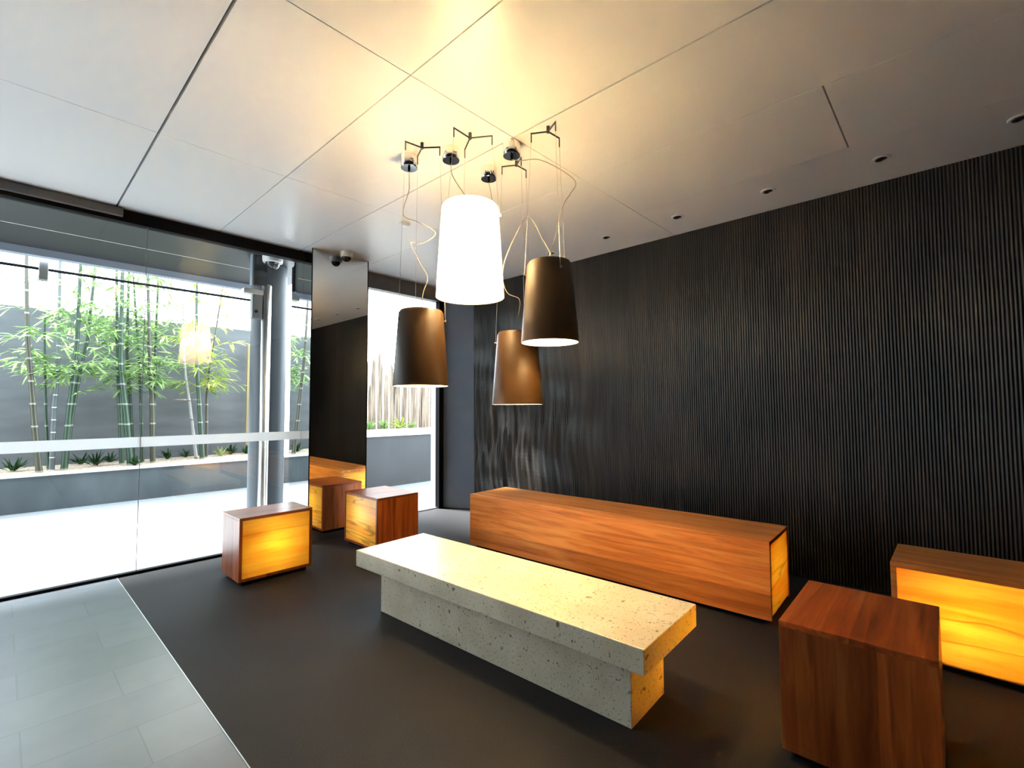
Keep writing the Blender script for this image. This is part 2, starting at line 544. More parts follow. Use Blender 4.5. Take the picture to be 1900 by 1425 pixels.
# ------------------------------------------------------------------ the setting: floors
XL, YB = -3.6, -3.2          # room limits behind and left of the camera
floor = struct(MB().box(0.612, 1.95, YB, G + 0.01, -0.12, 0.0).box(1.95, 3.75, YB, DOOR_Y + 0.02, -0.12, 0.0).box(3.75, R + 0.1, YB, 4.56, -0.12, 0.0).build('floor', M['carpet']))
tile = struct(MB().box(XL, 0.6085, YB, G + 0.01, -0.12, 0.0).build('floor_tile', M['tile']))
strip = struct(MB().box(0.6085, 0.612, YB, G - 0.025, -0.12, 0.002).build('trim_1', M['trim_metal']))

# ceiling: panels with open joints under a dark backing
cl = MB()
gx = [-3.6, -2.806, -2.139, -1.472, -0.806, -0.139, 0.528, 1.191, 1.863, 2.535]
def panel(x0, x1, y0, y1, gxa=0.004, gya=0.003):
    cl.box(x0 + gxa, x1 - gxa, y0 + gya, y1 - gya, H, H + 0.03)
ys = [YB, -2.29, -0.944, 0.396, 1.716, 3.063]
wide = {0.528: 0.006, 1.191: 0.003, 1.863: 0.0045, 2.535: 0.002}
for x0, x1 in zip(gx, gx[1:]):
    end = 4.76 if x0 > 1.8 else G + 0.02
    if x0 == 1.191: end = G + 0.02
    yy = ys + [end]
    for y0, y1 in zip(yy, yy[1:]):
        a, b_ = wide.get(x0, 0.004), wide.get(x1, 0.004)
        if x0 == 1.863 and y0 == 0.396: continue
        if x0 == 1.863 and y1 == 0.396: y1 = 1.716
        cl.box(x0 + a, x1 - b_, y0 + 0.0022, y1 - 0.0022, H, H + 0.03)
# strip beside the ribbed wall: one joint right across, one short dark slot
cl.box(2.537, 3.25, YB, 0.392, H, H + 0.03)
cl.box(2.537, 3.25, 0.400, 1.714, H, H + 0.03)
cl.box(3.2515, R + 0.12, YB, 1.714, H, H + 0.03)
cl.box(2.537, R + 0.12, 1.718, 4.76, H, H + 0.03)
struct(cl.build('ceiling', M['ceiling']))
struct(MB().box(XL - 0.1, R + 0.3, YB - 0.1, G + 0.10, H + 0.03, H + 0.20).box(1.99, R + 0.3, G + 0.10, 4.76, H + 0.03, H + 0.20).build('ceiling_backing', M['groove']))

# walls that are behind the camera or out of frame
struct(MB().box(XL - 0.1, XL, YB, G + 0.05, -0.12, H + 0.03).build('wall_left', M['plain_wall']))
struct(MB().box(XL - 0.1, R + 0.2, YB - 0.1, YB, -0.12, H + 0.03).build('wall_back', M['plain_wall']))
struct(MB().box(R + 0.06, R + 0.2, YB, 4.25, -0.12, H + 0.03).build('wall_right_backing', M['dark']))

# ribbed right wall, real ribs with slow ripples that grow towards the window
def ribbed():
    y0, y1, z0, z1 = -2.4, 4.262, 0.0, H
    pitch = 0.018
    ny, nz = int((y1 - y0) / pitch * 6), 64
    Y = np.linspace(y0, y1, ny); Z = np.linspace(z0, z1, nz)
    yy, zz = np.meshgrid(Y, Z)
    near = np.clip((yy - 1.6) / 2.2, 0, 1)
    near = near * near * (3 - 2 * near)
    low = np.clip((2.5 - zz) / 1.4, 0.12, 1)
    wob = 0.016 * np.sin(2.1 * zz + 1.3 * np.sin(1.7 * yy)) + 0.012 * np.sin(5.3 * zz + 2.9 * yy) + 0.006 * np.sin(11 * zz - 4 * yy)
    yv = yy + wob * (0.05 + 1.15 * near)
    rib = 0.5 + 0.5 * np.cos(2 * np.pi * yv / pitch)
    lump = (0.010 * np.sin(6.1 * yy + 1.8 * np.sin(2.3 * zz)) * np.sin(1.3 * zz + 0.7)
            + 0.0060 * np.sin(17 * yy + 2.5 * np.sin(3.1 * zz + yy)) + 0.0042 * np.sin(43 * yy - 3.5 * zz + 1.5 * np.sin(4.7 * zz))
            + 0.0026 * np.sin(78 * yy + 2.0 * np.sin(6.3 * zz + 2 * yy))
            + 0.0016 * np.sin(44 * zz + 9 * np.sin(5 * yy)) * np.sin(13 * yy))
    lean = 0.045 * np.clip((1.9 - zz) / 1.9, 0, 1) * near
    xx = R - 0.0052 * rib - lump * near * low * 1.25 + lean
    verts = np.stack([xx.ravel(), yy.ravel(), zz.ravel()], 1)
    idx = np.arange(ny * nz).reshape(nz, ny)
    faces = np.stack([idx[:-1, :-1].ravel(), idx[1:, :-1].ravel(), idx[1:, 1:].ravel(), idx[:-1, 1:].ravel()], 1)
    # thickness: the left edge turns back to the wall
    base = len(verts)
    back = verts[idx[:, -1]].copy(); back[:, 0] = R + 0.07
    verts = np.concatenate([verts, back])
    bi = base + np.arange(nz)
    side = np.stack([idx[:-1, -1], idx[1:, -1], bi[1:], bi[:-1]], 1)
    faces = np.concatenate([faces, side])
    me = bpy.data.meshes.new('wall_right')
    me.from_pydata(verts.tolist(), [], faces.tolist())
    me.materials.append(M['rib'])
    for p in me.polygons: p.use_smooth = True
    o = bpy.data.objects.new('wall_right', me)
    C.objects.link(o)
    return struct(o)
ribbed()

# smooth slate panel that runs out to the entry glazing
struct(MB().prism([(3.690, 4.655), (3.903, 4.268), (3.97, 4.268), (3.97, 4.655)], 0.0, H).build('wall_entry', M['smooth_wall']))
struct(MB().prism([(3.676, 4.655), (3.745, 4.90), (3.95, 4.90), (3.95, 4.655)], -0.02, 3.0).build('wall_outside', M['jamb_light']))

# mirror-clad column standing in the glass line
struct(MB().box(1.908, 2.471, 4.27, 4.72, 0.0, H).build('column_mirror', M['mirror']))
struct(MB().box(1.902, 1.910, 4.266, 4.272, 0.0, H).box(2.469, 2.475, 4.266, 4.272, 0, H).build('trim_2', M['black']))

# left glazing: bottom channel, black head beam, two panes with a frosted strip
struct(MB().box(XL, 1.906, G - 0.022, G + 0.022, 0.0, 0.018).build('trim_3', M['black']))
struct(MB().box(XL, 1.906, G - 0.03, G + 0.05, 2.585, H + 0.02).build('trim_4', M['black']))
def window(name, x0, x1):
    w = MB().box(x0, x1, G - 0.006, G + 0.006, 0.018, 2.585).build(name, M['glass'], origin=((x0 + x1) / 2, G, 0.018))
    struct(w)
    MB().box(x0, x1, G - 0.0085, G - 0.0065, 0.923, 0.998).build('frosted_strip', M['frost'], w)
    return w
w1 = window('window_1', XL, 0.7185)
w2 = window('window_2', 0.7225, 1.906)
MB().box(0.7187, 0.7223, G - 0.006, G + 0.006, 0.018, 2.585).build('silicone_joint', M['jamb_light'], w1)

# sliding-door operator cover boxed on to the head beam
op = MB().box(XL + 0.02, 0.565, G - 0.065, G - 0.031, 2.612, H, 0.003).build('door_operator', M['operator'], origin=(0, G - 0.05, 2.612))
tag(op, 'long brown grey sliding door operator cover under the ceiling above the left glass', 'door operator')

# entry glazing on the right: header, jamb, glass
struct(MB().box(2.473, 3.66, 4.60, 4.70, 2.513, H + 0.02).build('trim_5', M['operator']))
struct(MB().box(3.625, 3.692, 4.585, 4.655, 0.0, 2.513).build('trim_6', M['black']))
w3 = struct(MB().box(2.473, 3.625, 4.622, 4.632, 0.012, 2.513).build('window_3', M['glass'], origin=(3.1, 4.627, 0.012)))
struct(MB().box(2.473, 3.63, 4.615, 4.64, 0.0, 0.012).build('trim_7', M['trim_metal']))

# ------------------------------------------------------------------ outside
struct(MB().box(-9, 12, G + 0.01, 16, -0.30, -0.12).box(-9, 1.95, G + 0.012, 8.04, -0.12, -0.002).box(1.95, 10, 4.642, 8.04, -0.12, -0.002).build('ground', M['pavement']))
# canopy soffit with a white reveal line, fascia
struct(MB().box(-7, 2.45, G + 0.06, 5.735, 2.77, 2.9).box(-7, 2.45, 5.752, 6.46, 2.77, 2.9).build('ceiling_canopy', M['canopy']))
struct(MB().box(-7, 2.45, 5.736, 5.751, 2.772, 2.9).build('trim_8', M['canopy_line']))
struct(MB().box(-7, 2.45, 6.462, 6.56, 2.70, 2.92).build('trim_9', M['fascia']))
struct(MB().box(-7, 2.45, G + 0.05, 6.56, 2.92, 3.0).build('roof_canopy', M['dark']))
# dark bulkhead beside the round column
struct(MB().box(1.70, 1.83, 5.14, 5.20, 2.46, 2.77).build('trim_10', M['cam_dome']))
struct(MB().box(1.685, 1.70, 5.135, 5.205, 2.45, 2.77).build('trim_11', M['fascia']))

# round steel column with its pipe
col = thing('steel_column', (1.985, 5.5, 0), 'blue grey round steel column outside the glass beside the mirrored column', 'column')
MB().lathe([(0, 0), (0.176, 0), (0.176, 2.765), (0, 2.765)], 1.985, 5.5, -0.003, 40).build('shaft', M['column'], col, True)
MB().lathe([(0, 0), (0.20, 0), (0.20, 0.012), (0, 0.012)], 1.985, 5.5, -0.004, 40).build('base_plate', M['column'], col, True)
pipe = thing('downpipe', (1.862, 5.235, 0), 'upright stainless steel pipe clamped to the front of the round column', 'pipe')
MB().lathe([(0, 0), (0.046, 0), (0.046, 2.49), (0.040, 2.50), (0, 2.50)], 1.862, 5.235, -0.004, 28).build('tube', M['steel'], pipe, True)
for z in (0.64, 1.95):
    MB().tube([(1.895, 5.262, z), (1.930, 5.350, z)], 0.012).box(1.885, 1.915, 5.24, 5.275, z - 0.015, z + 0.015).build('bracket', M['black'], pipe)
MB().box(1.815, 1.845, 5.225, 5.255, 2.18, 2.42).build('clamp', M['black'], pipe)
fx = thing('outdoor_sensor_box', (1.72, 5.235, 2.13), 'grey junction box on a flat arm, fixed to the top of the stainless pipe', 'junction box')
MB().box(1.63, 1.816, 5.19, 5.28, 2.375, 2.425, 0.004).build('arm', M['cam_white'], fx)
MB().box(1.715, 1.812, 5.20, 5.27, 2.13, 2.375, 0.006).build('housing', M['grey_box'], fx)
MB().lathe([(0, 0), (0.016, 0), (0.016, 0.006), (0, 0.006)], 0, 0, 0, 16).build('lens', M['black'], fx, True)
for o in fx.children:
    if o.name.startswith('lens'):
        o.location = (1.75 - 1.72, 5.197 - 5.235, 2.20 - 2.13); o.rotation_euler = (math.pi / 2, 0, 0)
        for v in o.data.vertices: v.co += Vector(fx.location)

# rail outside with its clamp
rail = thing('cable_rail', (0.3, 6.62, 2.66), 'thin dark rail running along outside just below the canopy edge', 'rail')
MB().tube([(-6.5, 6.66, 2.615), (2.3, 6.66, 2.615)], 0.015, 8).build('rod', M['black'], rail)
cb = MB().box(0.215, 0.285, 6.62, 6.70, 2.50, 2.70, 0.006)
cb.build('clamp', M['trim_metal'], rail)
for x in (-3.0, 2.2):
    MB().box(x - 0.012, x + 0.012, 6.545, 6.675, 2.60, 2.72).build('bracket', M['black'], rail)

# long planter under the bamboo
pl1 = thing('planter', (-2.4, 8.08, -0.12), 'long blue grey stone planter holding the bamboo beyond the left glass', 'planter')
MB().box(-8, 3.25, 8.04, 8.12, -0.12, 0.415).box(3.17, 3.25, 8.12, 9.29, -0.12, 0.415).build('retaining_wall', M['planter'], pl1)
MB().box(-8, 3.26, 8.02, 8.14, 0.415, 0.44).build('coping', M['coping'], pl1)['label'] = 'thin white coping'
struct(MB().box(-9, 3.30, 9.30, 9.5, -0.12, 2.62).build('wall_garden', M['concrete']))
mul = MB().box(-8, 3.165, 8.145, 9.295, 0.2, 0.43).build('bark_mulch', M['mulch'], origin=(0, 8.7, 0.2))
tag(mul, 'pale bark mulch filling the long planter under the bamboo', 'mulch', kind='stuff')
po = MB().box(2.95, 3.02, 9.12, 9.19, 0.42, 2.35, 0.006).build('timber_post', M['post'], origin=(2.985, 9.155, 0.42))
tag(po, 'yellowish timber post against the garden wall just left of the round column', 'post')

# bamboo
culms = [
 (8.35, [(0.358, 0.43), (0.302, 0.96), (0.243, 1.63), (0.199, 2.09), (0.163, 2.96), (0.15, 3.5)], 0.034, 'culm_brown', 'leftmost bamboo, olive brown stalk leaning slightly left'),
 (8.55, [(0.452, 0.43), (0.4, 1.17), (0.362, 2.04), (0.35, 2.5)], 0.020, 'culm_green', 'thin short green bamboo just right of the leftmost olive brown stalk'),
 (8.50, [(0.475, 0.43), (0.476, 1.28), (0.494, 1.72), (0.482, 2.38), (0.47, 2.99), (0.47, 3.5)], 0.030, 'culm_pale', 'pale grey bamboo stalk with closely spaced white rings'),
 (8.45, [(0.585, 0.43), (0.612, 1.17), (0.644, 1.72), (0.664, 2.15), (0.664, 2.97), (0.67, 3.6)], 0.034, 'culm_green', 'dark green bamboo, left stalk of the right-leaning pair'),
 (8.60, [(0.606, 0.43), (0.656, 1.17), (0.728, 1.85), (0.779, 2.18), (0.806, 2.72), (0.84, 3.4)], 0.030, 'culm_green', 'green bamboo leaning furthest right, right stalk of the leaning pair'),
 (8.70, [(1.205, 0.43), (1.151, 1.4), (1.118, 1.89), (1.073, 3.0), (1.06, 3.5)], 0.030, 'culm_green', 'dark green bamboo, left stalk of the clump left of the glass joint'),
 (8.50, [(1.272, 0.43), (1.198, 1.16), (1.123, 1.82), (1.11, 2.92), (1.11, 3.6)], 0.040, 'culm_green', 'thickest green bamboo, middle of the clump left of the glass joint'),
 (8.80, [(1.345, 0.43), (1.28, 1.41), (1.229, 2.02), (1.221, 3.0), (1.22, 3.5)], 0.030, 'culm_green', 'green bamboo, right stalk of the clump left of the glass joint'),
 (8.75, [(1.446, 0.43), (1.399, 1.41), (1.359, 2.03), (1.285, 2.9), (1.25, 3.4)], 0.024, 'culm_green', 'slim green bamboo seen right behind the vertical glass joint'),
 (8.60, [(1.544, 0.43), (1.506, 1.41), (1.465, 2.03), (1.418, 3.0), (1.40, 3.5)], 0.034, 'culm_brown', 'brownish straight bamboo, left one of the two just right of the glass joint'),
 (8.80, [(1.580, 0.43), (1.571, 1.67), (1.567, 2.44), (1.571, 3.06), (1.57, 3.5)], 0.026, 'culm_green', 'green straight bamboo, right one of the two just right of the glass joint'),
 (8.80, [(2.135, 0.43), (2.027, 1.28), (1.959, 1.74), (1.91, 2.32), (1.90, 2.9)], 0.024, 'culm_white', 'whitish bamboo stalk leaning left near the round column'),
 (8.65, [(2.178, 0.43), (2.109, 1.42), (2.066, 1.95), (2.045, 2.8), (2.04, 3.4)], 0.034, 'culm_green', 'bright green bamboo nearest the round column with full leaves'),
 (8.85, [(2.287, 0.43), (2.268, 1.42), (2.295, 1.81), (2.417, 2.89), (2.46, 3.3)], 0.022, 'culm_brown', 'rightmost bamboo, thin brownish stalk bending right at the top'),
]
LEAF_N = [130, 60, 80, 190, 200, 170, 230, 170, 140, 180, 170, 100, 240, 220]
def interp(pts, z):
    for (xa, za), (xb, zb) in zip(pts, pts[1:]):
        if za <= z <= zb:
            t = (z - za) / (zb - za)
            return xa + (xb - xa) * t
    return pts[-1][0]
for k, (Y, pts, rad, cm, label) in enumerate(culms):
    root = thing('bamboo', (pts[0][0], Y, pts[0][1]), label, 'bamboo', 'bamboo along the garden wall')
    zt = pts[-1][1]
    n = int((zt - 0.43) / 0.07)
    P, Rr = [], []
    for i in range(n + 1):
        z = 0.43 + (zt - 0.43) * i / n
        P.append((interp(pts, z), Y, z))
        tt = i / n
        Rr.append(rad * (1 - 0.55 * tt) * (1.10 if i % 4 == 0 else 1.0))
    MB().tube(P, Rr, 10).build('culm', M[cm], root, True)
    lf = MB(); tw = lf
    nl = LEAF_N[k]
    nb = max(8, nl // 7)
    for i in range(nb):
        z = random.uniform(1.55, zt - 0.05) if random.random() < 0.85 else random.uniform(1.35, 1.8)
        if k == 0: z = random.uniform(1.6, zt)
        bx = interp(pts, z)
        a = random.uniform(0, 2 * math.pi)
        ln = random.uniform(0.16, 0.50)
        dx, dy = math.cos(a) * ln, math.sin(a) * ln * 0.55
        b0 = Vector((bx, Y, z)); b1 = b0 + Vector((dx * 0.6, dy * 0.6, ln * 0.30)); b2 = b0 + Vector((dx, dy, ln * random.uniform(0.0, 0.25)))
        tw.tube([b0, b1, b2], [0.006, 0.004, 0.002], 5)
        for j in range(random.randint(6, 10)):
            t = random.uniform(0.3, 1.0)
            s = b0.lerp(b2, t) + Vector((0, 0, 0.03))
            la = a + random.uniform(-1.1, 1.1)
            ll = random.uniform(0.12, 0.24)
            tip = s + Vector((math.cos(la) * ll, math.sin(la) * ll * 0.7, random.uniform(-0.16, 0.05)))
            lf.leaf(s, tip, random.uniform(0.020, 0.034), 0.03)
    lf.build('foliage', M['leaf_yellow'] if k in (12, 13) else M['leaf'], root)

# little plants along the planter
def small_plant(name, x, y, z, size, n, m, label, group, width=0.025):
    root = thing(name, (x, y, z), label, 'plant', group)
    b = MB()
    for i in range(n):
        a = random.uniform(0, 2 * math.pi); l = size * random.uniform(0.6, 1.1)
        e = random.uniform(0.3, 1.3)
        b.leaf((x + random.uniform(-.02, .02), y + random.uniform(-.02, .02), z), (x + math.cos(a) * math.cos(e) * l, y + math.sin(a) * math.cos(e) * l, z + math.sin(e) * l), width, 0.02)
    b.build('leaves', m, root)
    return root
gc = [(0.14, 8.72, 0.20, 'dark green ground plant left of all bamboo stalks'),
      (0.80, 9.10, 0.20, 'dark ground plant by the wall just right of the leaning bamboo pair'),
      (0.92, 8.70, 0.22, 'wide low ground plant nearest the kerb between two bamboo clumps'),
      (1.13, 9.12, 0.17, 'small ground plant by the wall left of the middle bamboo clump'),
      (1.30, 8.36, 0.15, 'small ground plant at the kerb in front of the thick bamboo'),
      (1.80, 9.02, 0.18, 'small ground plant right of the two straight bamboo stalks'),
      (2.06, 9.10, 0.17, 'small ground plant left of the whitish bamboo stalk'),
      (2.52, 8.95, 0.18, 'pale ground plant right of the thin bending bamboo'),
      (2.72, 9.12, 0.20, 'green ground plant in front of the yellowish timber post'),
      (2.93, 9.00, 0.18, 'last ground plant on the right, close beside the round column')]
for i, (x, y, s, lab) in enumerate(gc):
    small_plant('ground_plant', x, y, 0.43, s, 26, M['leaf_dark'] if i != 7 else M['leaf'], lab, 'ground plants in the long planter')

# right-hand garden: low planter, coping, paling fence, plants
pl2 = thing('planter', (5.9, 6.5, -0.12), 'waist high charcoal planter with a thick white coping outside the entry glass', 'planter')
MB().box(3.3, 8.5, 6.45, 6.55, -0.12, 0.776).box(3.3, 8.5, 6.55, 6.60, 0.3, 0.776).build('retaining_wall', M['planter_dark'], pl2)
MB().box(3.3, 8.5, 6.42, 6.62, 0.776, 0.876).build('coping', M['coping'], pl2)['label'] = 'thick white coping'
soil = MB().box(3.3, 8.5, 6.622, 7.02, 0.3, 0.86).build('soil', M['mulch'], origin=(5, 6.9, 0.3))
tag(soil, 'pale mulch behind the white coping outside the entry glass', 'mulch', kind='stuff')
fb = MB()
x = 3.25
while x < 8.3:
    w = random.uniform(0.025, 0.075)
    hgt = random.uniform(1.75, 2.15) if random.random() < 0.75 else random.uniform(1.5, 1.9)
    y = 7.05 + random.uniform(-0.02, 0.02)
    sk = random.uniform(-0.02, 0.02)
    pts = [(x, y, 0.8), (x + w, y, 0.8), (x + w + sk, y, hgt), (x + w * 0.5 + sk, y, hgt + random.uniform(0.02, 0.16)), (x + sk, y, hgt - 0.02)]
    a = [fb.bm.verts.new(p) for p in pts]
    b = [fb.bm.verts.new((p[0], p[1] + 0.02, p[2])) for p in pts]
    fb.bm.faces.new(a); fb.bm.faces.new(b[::-1])
    for i in range(5):
        fb.bm.faces.new((a[i], b[i], b[(i + 1) % 5], a[(i + 1) % 5]))
    x += w + random.uniform(0.0, 0.018)
fence = fb.build('paling_fence', M['fence'], origin=(5.5, 7.06, 0.8))
tag(fence, 'weathered ragged timber paling fence beyond the entry glass', 'fence')
fp = [(3.98, 6.78, 0.22, 30, 'leaf', 'light green plant on the coping close to the mirrored column'),
      (4.25, 6.80, 0.20, 26, 'leaf', 'loose green plant on the coping, second from the mirrored column'),
      (4.52, 6.76, 0.26, 34, 'leaf_yellow', 'bright yellow green spiky plant in the middle of the white coping'),
      (4.80, 6.82, 0.18, 24, 'leaf', 'low green plant on the coping nearest the entry jamb')]
for x, y, s, n, mm, lab in fp:
    small_plant('coping_plant', x, y, 0.86, s, n, M[mm], lab, 'plants behind the white coping')

# ------------------------------------------------------------------ furniture
def plinth(b0, b1, root, m=None):
    MB().box(b0[0], b1[0], b0[1], b1[1], 0.0, 0.03).build('plinth', m or M['black'], root)

def stool(x0, x1, y0, y1, lit, label, z1=0.460, watts=1.0):
    t = 0.020
    root = thing('light_box_stool', ((x0 + x1) / 2, (y0 + y1) / 2, 0), label, 'stool', 'timber stools with a glowing side')
    z0 = 0.03
    MB().box(x0, x1, y0, y1, z1 - t, z1, 0.0015).build('top_panel', M['wood_top'], root)
    MB().box(x0, x1, y0, y1, z0, z0 + t, 0.001).build('bottom_panel', M['wood_v'], root)
    s = 'x0 x1 y0 y1'.split()
    boards = {'x0': (x0, x0 + t, y0, y1), 'x1': (x1 - t, x1, y0, y1), 'y0': (x0 + t, x1 - t, y0, y0 + t), 'y1': (x0 + t, x1 - t, y1 - t, y1)}
    if lit in ('x0', 'x1'):
        boards['y0'] = (x0, x1, y0, y0 + t); boards['y1'] = (x0, x1, y1 - t, y1)
        boards['x0'] = (x0, x0 + t, y0 + t, y1 - t); boards['x1'] = (x1 - t, x1, y0 + t, y1 - t)
    for k, (a, b, c, d) in boards.items():
        if k == lit:
            continue
        MB().box(a, b, c, d, z0 + t, z1 - t, 0.001).build('side_panel', M['wood_v'], root)
    a, b, c, d = boards[lit]
    # timber lip round the glowing panel
    ins = 0.003
    if lit in ('y0', 'y1'):
        yy0, yy1 = (c + ins, c + ins + 0.008) if lit == 'y0' else (d - ins - 0.008, d - ins)
        MB().box(a, b, yy0, yy1, z0 + t, z1 - t).build('glowing_panel', M['onyx_x'], root)
    else:
        xx0, xx1 = (a + ins, a + ins + 0.008) if lit == 'x0' else (b - ins - 0.008, b - ins)
        MB().box(xx0, xx1, c, d, z0 + t, z1 - t).build('glowing_panel', M['onyx_y'], root)
    MB().box(x0 + 0.03, x1 - 0.03, y0 + 0.03, y1 - 0.03, 0.0, z0).build('plinth', M['black'], root)
    cx, cy = (x0 + x1) / 2, (y0 + y1) / 2
    lamp('stool_bulb', (cx, cy, 0.25), BOX_LAMP_W * watts, (1.0, 0.90, 0.60), 0.04, root)
    return root

stool(1.131, 1.630, 3.578, 3.930, 'y0', 'timber stool with a glowing front panel, standing by the glass left of the mirrored column')
stool(2.140, 2.550, 3.515, 4.055, 'x0', 'timber stool with dark front and glowing left side, in front of the mirrored column')
right_stool = stool(1.874, 2.388, 0.070, 0.486, 'y1', 'reddish timber stool with plain dark front, in the foreground right of the stone bench', watts=7.0)
right_stool.rotation_euler.z = math.radians(1.0)

def long_bench(x0, x1, y0, y1, lit, label, z1=0.457):
    t = 0.022
    z0 = 0.03
    root = thing('timber_bench', ((x0 + x1) / 2, (y0 + y1) / 2, 0), label, 'bench', 'long timber benches along the ribbed wall')
    b = MB()
    b.box(x0, x1, y0, y1, z1 - t, z1, 0.0015)
    b.box(x0 + t, x1 - t, y0 + t, y1 - t, z0, z0 + t)
    b.box(x1 - t, x1, y0, y1, z0, z1 - t)
    if lit != 'y0':
        b.box(x0 + t, x1 - t, y1 - t, y1, z0, z1 - t)
    if lit == 'y0':
        b.box(x0, x0 + t, y0, y1, z0, z1 - t)
        b.build('body', M['wood_bench'], root)
        MB().box(x0 + t, x1 - t, y0 + 0.004, y0 + 0.012, z0 + 0.012, z1 - t).build('glowing_panel', M['onyx_x'], root)
        MB().box(x0 + t, x1 - t, y1 - 0.012, y1 - 0.004, z0 + 0.012, z1 - t).build('glowing_panel', M['onyx_x'], root)
        lamp('bench_bulb', ((x0 + x1) / 2, y1 - 0.20, 0.25), BOX_LAMP_W * 0.8, (1.0, 0.90, 0.60), 0.04, root)
        lamp('bench_bulb', ((x0 + x1) / 2, y0 + 0.20, 0.25), BOX_LAMP_W * 0.8, (1.0, 0.90, 0.60), 0.04, root)
    else:
        b.box(x0, x0 + t, y1 - t, y1, z0, z1 - t)
        b.box(x0, x0 + t, y0, y0 + t, z0, z1 - t)
        b.box(x0 + t, x1 - t, y0, y0 + t, z0, z1 - t)
        b.build('body', M['wood_bench'], root)
        MB().box(x0 + 0.004, x0 + 0.012, y0 + t, y1 - t, z0 + 0.012, z1 - t).build('glowing_panel', M['onyx_y'], root)
        for i in range(5):
            lamp('bench_bulb', ((x0 + x1) / 2, y1 - 0.25 - i * (y1 - y0 - 0.5) / 4, 0.25), BOX_LAMP_W * 1.1, (1.0, 0.90, 0.60), 0.04, root)
    MB().box(x0 + 0.04, x1 - 0.04, y0 + 0.04, y1 - 0.04, 0.0, z0).build('plinth', M['black'], root)
    return root
wall_bench = long_bench(2.860, 3.330, 0.790, 3.136, 'y0', 'long timber bench with a glowing end panel, along the ribbed wall behind the stone bench')
wall_bench.rotation_euler.z = math.radians(2.3)
long_bench(2.932, 3.345, -2.09, 0.262, 'x0', 'long timber bench with a glowing front, at the right edge along the ribbed wall')

sb = thing('stone_bench', (1.761, 1.743, 0), 'cream speckled stone bench with a wide slab top in the middle of the carpet', 'bench')
MB().box(1.5085, 2.0135, 0.833, 2.653, 0.270, 0.362, 0.003).build('slab', M['stone'], sb)
MB().box(1.613, 1.909, 0.937, 2.549, 0.0, 0.270, 0.003).build('base', M['stone'], sb)
sb.rotation_euler.z = math.radians(2.4)

# ------------------------------------------------------------------ pendant lamps
def bez(pts, n=8):
    """smooth curve through points (Catmull-Rom)"""
    P = [Vector(p) for p in pts]
    P = [P[0] * 2 - P[1]] + P + [P[-1] * 2 - P[-2]]
    out = []
    for i in range(1, len(P) - 2):
        for k in range(n):
            t = k / n
            a, b, c, d = P[i - 1], P[i], P[i + 1], P[i + 2]
            out.append(0.5 * ((2 * b) + (c - a) * t + (2 * a - 5 * b + 4 * c - d) * t * t + (3 * b - a - 3 * c + d) * t ** 3))
    out.append(P[-2])
    return out

